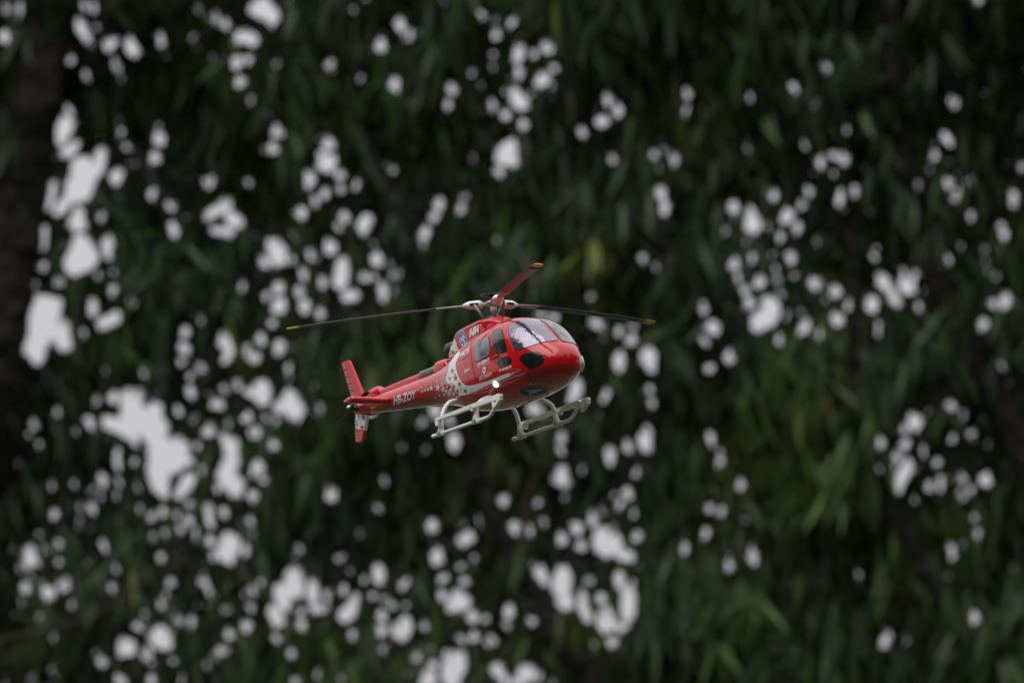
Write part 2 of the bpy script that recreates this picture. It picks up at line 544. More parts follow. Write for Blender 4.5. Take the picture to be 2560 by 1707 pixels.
L('sponsor_lettering', 'HAMILTON', (205, 1135), (352, 1050), (6, -78), z=Z2, bold=.02)
L('sponsor_lettering', 'Hertz', (275, 1390), (365, 1335), (0, -60), z=Z2, bold=.03)
L('operator_lettering', 'AIR-ZERMATT', (487, 1280), (685, 1185), (0, -50), z=Z2, bold=.035)
L('operator_lettering', 'ZERMATT · RARON · GAMPEL', (492, 1310), (690, 1222), (0, -24), z=Z2, bold=.0)
L('sponsor_lettering', 'VICTORINOX', (515, 1515), (728, 1420), (-2, -62), z=Z2, bold=.015)
L('web_lettering', 'air-zermatt.ch', (838, 1370), (1038, 1300), (0, -52), z=Z2, bold=.02)
skin_poly('shield_mark', Z2([(575, 1300), (597, 1285), (620, 1295), (622, 1360), (600, 1405), (572, 1375)]), m_decal, fuselage, .012, step=3)
skin_poly('shield_cross', Z2([(592, 1318), (602, 1315), (603, 1332), (612, 1330), (611, 1344), (602, 1346), (601, 1362), (592, 1364), (592, 1348), (583, 1350), (584, 1336), (592, 1334)]), m_dred, fuselage, .015, step=3)

# --- door seams and rails
def seam(pts, w=1.0, m=None, k=4):
    P = catmull(pts, max(4, k * len(pts)))
    left, right = [], []
    for i, p in enumerate(P):
        t = P[min(i + 1, len(P) - 1)] - P[max(i - 1, 0)]
        t = t / (np.linalg.norm(t) + 1e-9)
        n = np.array([-t[1], t[0]]) * w / 2
        left.append(tuple(p + n)); right.append(tuple(p - n))
    tr = []
    for i in range(len(P) - 1):
        tr += [[left[i], left[i + 1], right[i + 1]], [left[i], right[i + 1], right[i]]]
    return skin_sheet('panel_seam', tr, m or m_seam, fuselage, .008, step=6)


seam(Z2([(195, 1040), (380, 880), (560, 730), (760, 600), (900, 545)]), .9)
seam(Z2([(385, 890), (375, 1060), (400, 1250), (440, 1420), (480, 1530)]), .8)
seam(Z2([(700, 760), (705, 900), (735, 1080), (775, 1240)]), .8)
seam(Z2([(170, 1200), (345, 1105)]), .8)
seam(Z2([(250, 1508), (435, 1430)]), .8, m_pale)
seam(Z2([(960, 640), (1000, 830), (1085, 1035)]), .7, m_pale)
seam(Z2([(870, 1360), (1000, 1340), (1150, 1322), (1205, 1345)]), .7, m_pale)
seam(Z1([(2165, 775), (2080, 850), (1985, 925), (1940, 975), (1820, 1015), (1690, 1045)]), .9, m_pale)
for x, y in ((795, 1118),):
    c = Z2([(x, y)])[0]
    p, n = surf(*c)
    tube('door_handle', [p + n * .03 + Vector((-.10, 0, -.01)), p + n * .045, p + n * .03 + Vector((.10, 0, .01))], .022, m_red, fuselage, 8)

# belly registration and emblem, upside down as seen from below
L('belly_lettering', 'HB-ZOY', (2045, 874), (1768, 856), (2, 30), m_cream, bold=.015)
c = Z1([(1815, 943)])[0]
for m_, s, lf in ((m_cream, 1.0, .009), (m_navy, .95, .012)):
    skin_poly('belly_emblem', [(c[0] + 136 * s * .272 * math.cos(a), c[1] + (42 * math.sin(a) - 6 * math.cos(a)) * s * .272) for a in np.linspace(0, 2 * math.pi, 36, endpoint=False)], m_, fuselage, lf, step=3)
for pts in ([(1725, 935), (1880, 920), (1895, 930), (1830, 940), (1760, 945)], [(1760, 965), (1790, 945), (1800, 920), (1815, 945), (1905, 925), (1840, 955), (1790, 968)]):
    skin_poly('belly_emblem_mark', Z1(pts), m_cream, fuselage, .016, step=3)
for k in range(9):
    a = math.pi * (1.15 + .7 * k / 8)
    q = (1815 + 112 * math.cos(a), 935 + 32 * math.sin(a) - 5 * math.cos(a))
    skin_poly('belly_emblem_mark', Z1([(q[0] - 5, q[1] - 4), (q[0] + 5, q[1] - 4), (q[0] + 5, q[1] + 5), (q[0] - 5, q[1] + 5)]), m_cream, fuselage, .016, step=0)

# lamp on the band, nose strip, small red lamp
m_led = bpy.data.materials.new('lit_lamp'); m_led.use_nodes = True
_b = m_led.node_tree.nodes['Principled BSDF']
_b.inputs['Base Color'].default_value = (.6, .9, .75, 1)
_b.inputs['Emission Color'].default_value = (.62, 1.0, .80, 1)
_b.inputs['Emission Strength'].default_value = 0.9
p, n = surf(*Z1([(1472, 880)])[0])
o = tube('position_lamp', [p - n * .01, p + n * .03, p + n * .06, p + n * .075], [.085, .085, .06, .02], m_led, fuselage, 20)
p, n = surf(*Z1([(1982, 806)])[0])
m_rl = mat('red_lamp', (.6, .01, .01), .2, coat=1)
tube('small_lamp', [p - n * .01, p + n * .02, p + n * .03], [.03, .03, .01], m_rl, fuselage, 10)

skin_poly('roof_vent', Z2([(868, 556), (955, 520), (1050, 496), (1080, 500), (1010, 522), (895, 556)]), m_black, fuselage, .008)
def edge_pt(x, y):
    for k in range(60):
        p, n = surf(x - k * .25, y)
        if p is not None: return p + n * .012
edge = [edge_pt(*q) for q in Z2([(2200, 1115), (2200, 1170), (2200, 1230), (2200, 1290), (2180, 1340), (2160, 1370)])]
edge = [q for q in edge if q is not None]
if len(edge) > 3: tube('nose_strip', catmull(edge, 16), [.012 + .03 * math.sin(math.pi * k / 15) for k in range(16)], m_skid, fuselage, 8)
# exhaust
tube('exhaust_pipe', [(-1.45, 0, 2.40), (-1.75, 0, 2.41), (-2.05, 0, 2.42), (-2.2, 0, 2.42)], [.17, .18, .18, .175], m_black, cowling, 24)

# --- tail surfaces
upper = prism('upper_fin', [(-6.42, 1.95), (-6.62, 2.12), (-7.20, 3.05), (-7.26, 3.08), (-7.52, 3.08), (-7.55, 3.04), (-7.10, 2.0), (-7.0, 1.85), (-6.6, 1.85)], -.05, .05, m_red, heli, .018)
for k in range(15):
    t = (k + .5) / 15
    x0, z0 = -7.08 - .45 * t, 2.06 + .96 * t
    box('fin_rib', (x0 + .02, -.064, z0 - .012), (x0 + .17, -.0505, z0 + .012), m_pale if k % 3 else m_red, upper)
lower = prism('lower_fin', [(-6.30, 1.72), (-6.45, 1.50), (-6.70, 1.02), (-6.74, .99), (-7.0, .99), (-7.04, 1.03), (-6.98, 1.75)], -.045, .045, m_white, heli, .015)
lowtip = prism('fin_tip', [(-6.585, 1.235), (-6.70, 1.02), (-6.74, .986), (-7.0, .986), (-7.044, 1.03), (-7.022, 1.36)], -.049, .049, m_red, lower, .012)
lower_top = prism('fin_root', [(-6.28, 1.73), (-6.40, 1.57), (-6.98, 1.68), (-6.98, 1.76)], -.055, .055, m_red, lower, .01)
for x, z, r in ((-6.56, 1.52, .095), (-6.68, 1.30, .125), (-6.90, 1.40, .05), (-6.85, 1.62, .06), (-6.95, 1.27, .05)):
    bm = bmesh.new()
    st = star_pts(x, -z, r, .2)
    bm.faces.new([bm.verts.new((a, -.0505, -b)) for a, b in st])
    bm_obj('red_star', bm, m_dred, lower)
for k in range(7):
    z = 1.04 + k * .085
    box('fin_rib', (-7.02 + .0, -.060, z - .012), (-6.90, -.0495, z + .012), m_pale if k < 4 else m_white, lower)
# horizontal stabiliser: inverted aerofoil plank through the boom
def stab():
    n = 14
    prof = []
    for k in range(n):
        a = 2 * math.pi * k / n
        c = .5 * (1 + math.cos(a))
        th = .075 * math.copysign(abs(math.sin(a)) ** .8, math.sin(a)) * (.35 + 1.0 * c ** .6)
        prof.append((-5.32 + .50 * c, th))
    vs_, fs_ = [], []
    ys = [-1.30, -1.285, -1.2, -.2, .2, 1.2, 1.285, 1.30]
    sc = [.55, .85, 1, 1, 1, 1, .85, .55]
    for y, s in zip(ys, sc):
        for x, t in prof: vs_.append((-5.07 + (x + 5.07) * (0.5 + .5 * s), y, 1.655 + t * s))
    for i in range(len(ys) - 1):
        for k in range(n):
            k2 = (k + 1) % n
            fs_.append((i * n + k, i * n + k2, (i + 1) * n + k2, (i + 1) * n + k))
    fs_.append(tuple(range(n))[::-1]); fs_.append(tuple((len(ys) - 1) * n + k for k in range(n)))
    return mesh_obj('stabiliser', vs_, fs_, m_red, heli)
stab()
tube('tail_bumper', [(-5.9, 0, 1.52), (-6.1, 0, 1.475), (-6.3, 0, 1.49), (-6.4, 0, 1.56)], [.03, .045, .045, .03], m_white, heli, 10)
fv_, _ = loft_geo(FS, 220, 72)
skin_poly('arrow_mark', Z1([(318, 1085), (380, 1090), (355, 1100), (330, 1116), (322, 1108)]), m_yellow, fuselage, .01)
# tail rotor on the near side of the boom
trh = tube('tail_rotor_hub', [(-6.68, -.10, 1.79), (-6.68, -.2, 1.79), (-6.68, -.36, 1.79)], [.10, .07, .075], m_dark, heli, 16)
for s in (0, math.pi):
    ca, sa = math.cos(s + .25), math.sin(s + .25)
    pth = [(-6.68 + ca * r, -.33, 1.79 + sa * r) for r in (.05, .2, .3, .6, .92, .94)]
    tube('tail_rotor_blade', pth, [.035, .035, .075, .085, .085, .05], m_blade, trh, 8, .16)
tube('hub_cap', [(-6.68, -.36, 1.79), (-6.68, -.40, 1.79), (-6.68, -.44, 1.79)], [.06, .055, .02], m_silver, trh, 14)
box('gearbox', (-6.95, -.10, 1.70), (-6.62, .10, 1.90), m_dark, heli, .03)

# --- landing gear
SY = 1.10
SZ = .13
def crosstube(x, top):
    half = [(SY, SZ + .03), (SY - .03, .40), (SY - .12, .40 + (top - .40) * .55), (SY - .28, top - .06), (.62, top), (.42, top)]
    pts = [(x, -y, z) for y, z in half] + [(x, 0, top - .02)] + [(x, y, z) for y, z in half[::-1]]
    return tube('cross_tube', catmull(pts, 48), .052, m_skid, heli, 12)
XR, XF = -.92, .80
crosstube(XR, .95); crosstube(XF, .74)
for s in (-1, 1):
    pth = catmull([(-1.28, s * SY, SZ), (-.5, s * SY, SZ), (.5, s * SY, SZ), (1.25, s * SY, SZ), (1.47, s * SY, SZ + .02), (1.68, s * SY, .26), (1.88, s * SY, .43), (1.94, s * SY, .50)], 40)
    skid = tube('skid', pth, .045, m_skid, heli, 12)
    tube('skid_cap', [(-1.34, s * SY, SZ), (-1.30, s * SY, SZ), (-1.2, s * SY, SZ)], [.03, .05, .052], m_skid, skid, 12)
    for x in (XR, XF):
        tube('saddle_clamp', [(x - .16, s * SY, SZ), (x - .12, s * SY, SZ), (x + .12, s * SY, SZ), (x + .16, s * SY, SZ)], [.05, .064, .064, .05], m_skid, skid, 12)
        tube('saddle_gusset', [(x, s * SY, SZ), (x, s * (SY - .01), .25), (x, s * (SY - .03), .42)], [.11, .07, .055], m_skid, skid, 12)
        box('clamp_ring', (x + .14, s * SY - .06, SZ - .07), (x + .17, s * SY + .06, SZ + .065), m_skid, skid, .012)
    yo = s * (SY + .09)
    step = prism('step', [(-.98, .50), (-.98, .42), (2.05, .42), (2.22, .46), (2.22, .54), (2.12, .56)] if s < 0 else [(-.98, .50), (-.98, .42), (2.05, .42), (2.22, .46), (2.22, .54), (2.12, .56)], yo - .045, yo + .045, m_skid, skid, .012)
    prism('step_bracket', [(1.80, .425), (1.84, .25), (1.93, .25), (2.20, .40), (2.20, .46), (2.08, .43), (1.96, .34), (1.90, .34), (1.88, .425)], yo - .05, yo + .05, m_skid, skid, .01)
    prism('step_bracket', [(-.95, .425), (-.92, .30), (-.80, .30), (-.76, .425)], yo - .05, yo + .05, m_skid, skid, .01)
    prism('step_bracket', [(.78, .425), (.80, .36), (.88, .36), (.90, .425)], yo - .05, yo + .05, m_skid, skid, .01)
    for x in (-.9, .83):
        tube('bolt', [(x, yo + s * .06, .46), (x, yo + s * .076, .46)], [.014, .012], m_dark, skid, 8)
        tube('step_bolt', [(x, yo - s * .02, .44), (x, s * (SY - .06), .40)], .03, m_skid, skid, 8)
# --- main rotor
mast = tube('rotor_mast', [(0, 0, 2.75), (0, 0, 2.96), (0, 0, 2.965), (0, 0, 3.09), (0, 0, 3.10)], [.055, .055, .085, .085, .05], m_skid, heli, 20)
tube('mast_hole', [(-.02, -.078, 3.03), (-.03, -.092, 3.03)], [.03, .03], m_black, mast, 12)
hub = tube('rotor_hub', [(0, 0, 3.10), (0, 0, 3.13), (0, 0, 3.20), (0, 0, 3.23)], [.12, .17, .17, .11], m_silver, heli, 24)
tube('hub_post', [(0, 0, 3.21), (-.03, 0, 3.28), (-.08, .0, 3.36)], [.05, .045, .045], m_dark, hub, 12)
tube('hub_cap', [(-.06, 0, 3.345), (-.06, 0, 3.355), (-.06, 0, 3.375), (-.06, 0, 3.395)], [.23, .27, .26, .15], m_black, hub, 36)
RAD = 5.2
u_d = Vector((0, 0, 1))
# azimuths measured in the rotor plane from the frame's right, towards the viewer
right_h = (HI.to_3x3() @ C_RIGHT); right_h.z = 0; right_h.normalize()
near_h = Vector((right_h.y, -right_h.x, 0))
if near_h.dot(CAM_H) < 0: near_h = -near_h
for az, blade_m in ((78, m_bladered), (-42, m_blade), (198, m_blade)):
    a = R_(az)
    d = (right_h * math.cos(a) + near_h * math.sin(a)).normalized()
    t = Vector((-d.y, d.x, 0))
    cone = .02

    def P(r, c, h): return d * r + t * c + u_d * (3.155 + cone * r + h)
    # grip
    bm = bmesh.new()
    ring = []
    for r, w, h in ((.15, .05, .045), (.26, .06, .05), (.29, .12, .09), (.36, .135, .105), (.58, .135, .10), (.68, .10, .07), (.76, .06, .03)):
        q = [bm.verts.new(P(r, w * math.cos(k * math.pi / 6), h * math.sin(k * math.pi / 6))) for k in range(12)]
        ring.append(q)
    for i in range(len(ring) - 1):
        for k in range(12): bm.faces.new((ring[i][k], ring[i][(k + 1) % 12], ring[i + 1][(k + 1) % 12], ring[i + 1][k]))
    bm.faces.new(ring[0]); bm.faces.new(ring[-1][::-1])
    bm_obj('blade_grip', bm, m_white, hub, smooth=True)
    for sg in (-1, 1):
        bm = bmesh.new()
        q = [bm.verts.new(P(.44 + dr, sg * .128, dh)) for dr, dh in ((-.11, -.03), (.11, -.03), (.11, .03), (-.11, .03))]
        q2 = [bm.verts.new(P(.44 + dr, sg * .139, dh)) for dr, dh in ((-.11, -.03), (.11, -.03), (.11, .03), (-.11, .03))]
        bm.faces.new(q2); bm.faces.new(q)
        for k in range(4): bm.faces.new((q[k], q[(k + 1) % 4], q2[(k + 1) % 4], q2[k]))
        bm_obj('grip_slot', bm, m_dark, hub)
    # blade in coloured lengths
    for nm, r0, r1, mm in (('blade_root', .70, 1.4, m_bladeroot), ('rotor_blade', 1.4, RAD - .32, blade_m), ('blade_tip', RAD - .32, RAD, m_yellow)):
        bm = bmesh.new()
        ns = 9
        rings = []
        for i in range(ns):
            r = r0 + (r1 - r0) * i / (ns - 1)
            w = .13 if r > 1.3 else .06 + .07 * (r - .7) / .6
            if nm == 'blade_tip' and i == ns - 1: w *= .8
            droop = -.006 * r * r
            q = []
            for k in range(10):
                an = 2 * math.pi * k / 10
                c_ = w * math.cos(an)
                q.append(bm.verts.new(P(r, c_, .022 * math.sin(an) + droop - c_ * .10)))
            rings.append(q)
        for i in range(ns - 1):
            for k in range(10): bm.faces.new((rings[i][k], rings[i][(k + 1) % 10], rings[i + 1][(k + 1) % 10], rings[i + 1][k]))
        bm.faces.new(rings[0]); bm.faces.new(rings[-1][::-1])
        bm_obj(nm, bm, mm, hub, smooth=True)
    # pitch link down to the swashplate
    tube('pitch_link', [P(.42, .17, -.02), P(.30, .17, -.22), P(.17, .17, -.44)], .034, m_grey, hub, 8)
tube('swashplate', [(0, 0, 2.76), (0, 0, 2.80), (0, 0, 2.83)], [.20, .22, .18], m_dark, mast, 24)

# ------------------------------------------------------------------ trees behind
TREE_D = 28.5
PXM = 2560 / (TW * TREE_D)                # frame spots per metre at the foliage


def at(px, py, dd=0.0):
    """world point of the foliage sheet at a frame spot, dd metres behind the sheet"""
    return CAM + ray(px, py) * (TREE_D + dd)


# gaps in the foliage where sky shows, read tile by tile: (x, y, r) or (x1, y1, x2, y2, r)
GAPS = {
    (0, 0): [(50, 30, 40, 90, 25), (150, 20, 135, 70, 25), (140, 145, 25), (20, 245, 60, 265, 35), (135, 355, 20), (580, 40, 35), (650, 60, 35), (540, 160, 555, 220, 38), (660, 185, 30), (605, 270, 35), (790, 285, 740, 325, 35), (890, 290, 930, 365, 35), (1115, 275, 45), (1050, 270, 15), (1325, 270, 35), (805, 450, 40), (490, 430, 35), (580, 510, 35), (1490, 285, 30), (1300, 70, 30), (1370, 50, 35), (1470, 125, 40), (1550, 160, 40), (1640, 245, 1740, 260, 40), (1740, 80, 45), (1455, 410, 30), (1630, 430, 40), (1715, 410, 35), (1660, 570, 40), (1725, 690, 45), (20, 810, 30), (15, 945, 25), (465, 750, 30), (450, 860, 400, 930, 60), (440, 1060, 520, 1000, 40), (365, 1075, 30), (590, 810, 20), (845, 890, 40), (800, 935, 25), (870, 990, 40), (905, 1110, 35), (995, 975, 30), (1095, 960, 45), (1090, 860, 25), (1075, 1090, 45), (1195, 1050, 25), (700, 1050, 670, 1160, 50), (590, 1170, 530, 1300, 90), (480, 1350, 400, 1450, 40), (370, 1270, 300, 1440, 45), (800, 1210, 55), (1055, 1335, 50), (1435, 1245, 45), (1340, 1265, 25), (1175, 1415, 40), (690, 1480, 40), (780, 1480, 20), (540, 1460, 40), (500, 1530, 560, 1550, 40), (1280, 1480, 30), (1190, 1545, 40), (1560, 1400, 1480, 1450, 50), (1580, 1490, 1640, 1530, 45), (1420, 1500, 40), (1470, 905, 20), (1710, 1250, 25), (1150, 130, 15)],
    (640, 0): [(40, 50, 70), (130, 90, 100, 140, 40), (230, 10, 25), (665, 75, 25), (5, 300, 35), (560, 260, 35), (850, 310, 40), (1000, 165, 40), (1045, 240, 35), (1125, 220, 20), (1290, 5, 30), (1555, 110, 28), (1645, 130, 28), (1740, 170, 30), (1660, 245, 40), (1630, 385, 30), (1640, 450, 18), (150, 440, 35), (500, 440, 40), (720, 530, 25), (690, 615, 22), (955, 600, 45), (955, 550, 25), (1350, 610, 45), (1320, 720, 35), (1480, 500, 30), (1530, 590, 25), (1550, 710, 25), (1630, 720, 35), (1710, 790, 42), (1740, 640, 35), (140, 900, 45), (190, 910, 25), (120, 1020, 38), (50, 1020, 18), (500, 990, 45), (500, 1115, 55), (440, 1060, 25), (440, 1150, 30), (370, 1230, 40), (365, 1280, 30), (575, 1200, 38), (585, 1295, 45), (690, 1265, 28), (465, 1330, 40), (395, 1390, 40), (310, 1465, 50), (940, 1155, 42), (1050, 1090, 18), (980, 1370, 40), (1265, 1405, 40), (1225, 1490, 40), (1410, 1430, 45), (1430, 1350, 25), (1700, 1070, 1740, 1010, 55), (1665, 1180, 45), (1490, 1100, 20), (610, 1490, 35), (770, 1500, 45), (720, 1550, 35), (550, 1545, 30), (1040, 1530, 25), (1180, 1555, 25), (265, 1320, 15)],
    (1280, 0): [(10, 150, 20), (45, 330, 40, 400, 30), (240, 320, 50), (150, 370, 30), (285, 460, 25), (45, 500, 45), (230, 530, 190, 570, 45), (280, 590, 25), (60, 700, 55), (130, 650, 20), (15, 630, 25), (75, 855, 45), (490, 905, 45), (430, 905, 15), (655, 690, 42), (735, 755, 40), (615, 835, 42), (245, 910, 25), (100, 1010, 18), (685, 1090, 35), (525, 1085, 18), (1195, 640, 38), (1210, 755, 38), (1640, 660, 35), (1045, 1030, 30), (980, 1060, 30), (1105, 1090, 42), (1020, 1140, 28), (1020, 1320, 38), (1060, 1440, 40), (1040, 1380, 25), (875, 1270, 18), (1525, 1425, 40), (1650, 1450, 35), (1650, 1540, 60), (1480, 1560, 25), (20, 1080, 30), (10, 1120, 25), (1610, 1010, 18), (1755, 1330, 20)],
    (1920, 0): [(170, 615, 40), (170, 580, 25), (395, 475, 35), (265, 435, 18), (315, 720, 18), (255, 990, 40), (205, 920, 18), (360, 1120, 48), (365, 1050, 25), (450, 1065, 35), (520, 1090, 42), (450, 1195, 22), (550, 890, 25), (50, 1045, 28), (85, 885, 18), (1285, 695, 45), (1215, 630, 22), (1075, 825, 22), (1215, 925, 1250, 980, 32), (1145, 1030, 1145, 1080, 30), (1260, 1090, 22), (1110, 890, 18), (1130, 1160, 18), (1010, 1275, 42), (1000, 1240, 25), (1375, 1240, 42), (1245, 1265, 32), (1300, 1185, 22), (1160, 1355, 30), (1280, 1375, 30), (1310, 1320, 20), (1055, 1415, 32), (1010, 1470, 25), (1400, 1475, 36), (1750, 1150, 30), (1685, 1340, 38), (1685, 1410, 38), (1550, 505, 18), (35, 1340, 48), (280, 1330, 42), (215, 1410, 35), (150, 1470, 120, 1500, 48), (490, 1380, 52), (500, 1330, 30), (595, 1320, 35), (20, 1555, 35), (205, 1560, 35), (1600, 1545, 30), (700, 1520, 15), (1325, 935, 12)],
    (0, 570): [(290, 20, 290, 120, 42), (385, 105, 28), (530, 10, 30), (560, 110, 500, 260, 70), (630, 200, 590, 240, 55), (745, 90, 745, 170, 42), (945, 90, 28), (300, 270, 35), (245, 395, 30), (405, 370, 42), (685, 320, 30), (780, 300, 25), (770, 430, 40), (510, 385, 20), (630, 520, 640, 570, 40), (900, 515, 40), (700, 665, 800, 610, 40), (575, 720, 35), (270, 540, 240, 800, 85), (370, 540, 340, 700, 70), (430, 720, 440, 780, 60), (260, 880, 50), (1210, 20, 1215, 60, 38), (1480, 20, 1590, 20, 25), (1660, 400, 42), (1385, 620, 35), (1275, 715, 40), (1275, 830, 42), (1240, 920, 38), (1300, 1000, 40), (1380, 960, 32), (1310, 1130, 42), (1225, 1250, 35), (1330, 1310, 30), (1525, 760, 1580, 840, 42), (1550, 910, 40), (1690, 830, 30), (1740, 890, 35), (990, 985, 42), (710, 985, 28), (655, 1185, 36), (555, 1205, 22), (405, 1265, 32), (355, 1375, 36), (230, 1350, 28), (190, 1410, 20), (265, 1490, 25), (530, 1405, 25), (600, 1330, 650, 1370, 30), (780, 1160, 45), (900, 1170, 900, 1370, 75), (740, 1330, 830, 1370, 50), (1060, 1260, 1000, 1390, 60), (1080, 1370, 1090, 1500, 70), (1200, 1500, 1240, 1520, 60), (1050, 1140, 25), (930, 1490, 35), (800, 1540, 28), (1360, 1500, 35), (1540, 1110, 32), (1625, 1070, 36), (1690, 1130, 35), (1500, 1210, 45), (1440, 1140, 25), (1560, 1330, 38), (1690, 1300, 45), (1440, 1390, 52), (1740, 1410, 38), (1590, 1500, 62), (1530, 1430, 25), (1750, 1150, 25)],
    (640, 570): [(130, 130, 160, 200, 55), (60, 240, 38), (250, 60, 22), (385, 185, 42), (510, 130, 52), (260, 215, 32), (330, 320, 45), (460, 370, 38), (150, 410, 42), (290, 435, 40), (70, 470, 42), (170, 520, 140, 550, 45), (340, 540, 45), (435, 590, 38), (600, 250, 580, 370, 50), (690, 330, 800, 330, 38), (825, 215, 42), (900, 250, 38), (960, 320, 38), (870, 400, 870, 480, 35), (950, 430, 25), (620, 470, 680, 460, 38), (1160, 50, 42), (1150, 110, 25), (800, 100, 22), (560, 10, 25), (740, 10, 40), (1655, 90, 28), (110, 650, 28), (40, 760, 38), (165, 825, 45), (235, 960, 28), (40, 1100, 50, 1160, 55), (395, 1080, 30), (215, 1040, 35), (230, 1180, 270, 1260, 60), (150, 1240, 40), (60, 1310, 35), (130, 1330, 28), (425, 1255, 38), (10, 890, 20), (120, 1490, 45), (10, 1410, 35), (1350, 1300, 50), (1230, 1250, 45), (1360, 1450, 1370, 1510, 38), (1140, 1330, 30), (1000, 1490, 25), (905, 1450, 20), (1160, 1520, 18), (180, 710, 15)],
    (1280, 570): [(80, 385, 22), (200, 595, 35), (290, 610, 30), (560, 640, 660, 690, 32), (740, 710, 38), (830, 660, 32), (820, 770, 40), (900, 220, 30), (985, 265, 32), (540, 465, 22), (750, 880, 735, 950, 38), (940, 880, 55), (960, 960, 38), (940, 1110, 42), (960, 1210, 42), (640, 925, 15), (450, 1080, 400, 1150, 50), (650, 1130, 650, 1180, 42), (140, 1240, 50), (200, 1250, 35), (330, 1440, 38), (340, 1530, 28), (800, 1500, 45), (900, 1450, 920, 1490, 45), (945, 1380, 28), (780, 1440, 20), (670, 1545, 40), (1310, 540, 40), (1360, 670, 1400, 690, 50), (1330, 780, 38), (1310, 430, 15), (1490, 880, 45), (1350, 960, 42), (1520, 240, 45), (1640, 215, 38), (1550, 340, 32), (1600, 420, 36), (1700, 370, 45), (1630, 520, 42), (1740, 500, 35), (1700, 640, 62), (1480, 570, 25), (1600, 100, 25), (1480, 40, 32), (1680, 10, 30), (1370, 1420, 38), (1380, 1480, 30), (1440, 1540, 28), (1470, 780, 12), (320, 1120, 25), (520, 1210, 20)],
    (1920, 570): [(85, 60, 32), (35, 165, 30), (200, 15, 35), (335, 95, 35), (165, 210, 45), (40, 275, 32), (185, 320, 25), (60, 365, 25), (110, 450, 35), (20, 540, 15, 620, 55), (360, 240, 20), (450, 310, 36), (320, 385, 40), (390, 400, 28), (470, 420, 42), (390, 500, 22), (560, 525, 40), (120, 590, 38), (220, 560, 30), (460, 610, 490, 630, 46), (270, 660, 220, 710, 45), (345, 725, 45), (75, 765, 40), (515, 755, 30), (720, 500, 710, 540, 42), (730, 200, 25), (755, 140, 18), (780, 350, 830, 400, 45), (860, 460, 900, 500, 42), (960, 390, 60), (930, 290, 35), (1030, 300, 25), (1075, 420, 22), (1150, 460, 25), (1040, 540, 30), (755, 660, 770, 730, 25), (605, 895, 28), (1045, 735, 22), (900, 735, 15), (1325, 125, 32), (1245, 220, 28), (1490, 135, 36), (1505, 240, 30), (1620, 50, 38), (1580, 330, 30), (1390, 480, 34), (1265, 375, 15), (1560, 520, 1650, 510, 42), (1640, 460, 30), (1720, 490, 36), (1470, 660, 42), (1395, 740, 22), (1595, 970, 40), (1645, 1110, 36), (1615, 1170, 15), (1120, 1260, 38), (1260, 1230, 48), (1350, 1310, 38), (1410, 1420, 36), (1270, 1445, 30), (1505, 1500, 22), (1000, 1310, 1055, 1390, 38), (940, 1385, 40), (760, 1470, 46), (945, 1490, 40), (1070, 1530, 32), (1130, 1460, 25), (870, 1560, 30), (90, 1310, 15)],
    (0, 1137): [(130, 90, 18), (345, 205, 32), (510, 210, 36), (700, 150, 720, 200, 42), (635, 235, 22), (810, 30, 815, 90, 32), (925, 45, 40), (810, 195, 35), (935, 230, 38), (800, 285, 22), (1090, 30, 1090, 170, 70), (1200, 60, 60), (1040, 100, 40), (1300, 45, 38), (1300, 170, 1240, 260, 45), (1130, 260, 40), (1400, 100, 40), (1540, 120, 1620, 220, 60), (1600, 40, 55), (1500, 240, 30), (1720, 110, 38), (1730, 280, 38), (695, 290, 25), (550, 345, 22), (630, 370, 32), (375, 405, 42), (420, 495, 28), (525, 450, 36), (620, 500, 25), (955, 370, 36), (1040, 425, 32), (1120, 385, 34), (1210, 410, 36), (1300, 345, 38), (1300, 450, 36), (1240, 520, 40), (1345, 540, 40), (1050, 565, 36), (1140, 545, 30), (1430, 370, 40), (1440, 460, 50), (1540, 400, 30), (715, 620, 46), (630, 705, 24), (800, 770, 28), (1105, 695, 40), (1190, 680, 22), (65, 515, 32), (55, 620, 55, 680, 32), (270, 560, 22), (315, 640, 34), (200, 670, 200, 720, 50), (400, 620, 36), (400, 730, 28), (135, 780, 36), (250, 740, 34), (15, 820, 30), (180, 910, 50), (210, 830, 25), (295, 865, 22), (330, 950, 52), (430, 890, 42), (480, 1020, 34), (150, 1025, 30), (270, 1110, 34), (470, 1080, 20), (500, 1195, 18), (370, 1245, 30), (770, 920, 25), (820, 990, 30), (740, 1040, 18), (1175, 875, 45), (1150, 970, 35), (1100, 1030, 32), (1400, 870, 48), (1440, 960, 34), (1390, 1050, 42), (1590, 920, 32), (1670, 960, 28), (1545, 1070, 34), (1710, 1060, 45), (1735, 930, 30), (1690, 1170, 42), (1000, 1080, 28), (1235, 1140, 38), (1320, 1140, 32), (1150, 1120, 18), (960, 1180, 40), (1090, 1240, 1130, 1280, 60), (1180, 1210, 25), (870, 1320, 65), (820, 1370, 35), (1010, 1360, 38), (1050, 1430, 34), (700, 1410, 36), (640, 1370, 22), (1190, 1420, 38), (1580, 1230, 36), (1540, 1330, 44), (1470, 1380, 44), (1420, 1440, 28), (350, 1470, 25), (40, 1510, 30), (220, 1540, 36), (355, 1540, 25), (830, 1550, 45), (1040, 1550, 45), (1250, 1550, 30), (1460, 1550, 40), (1590, 600, 1560, 680, 60), (1450, 590, 42), (1690, 650, 36), (1460, 690, 30), (1720, 450, 34), (1720, 545, 34), (1650, 330, 20)],
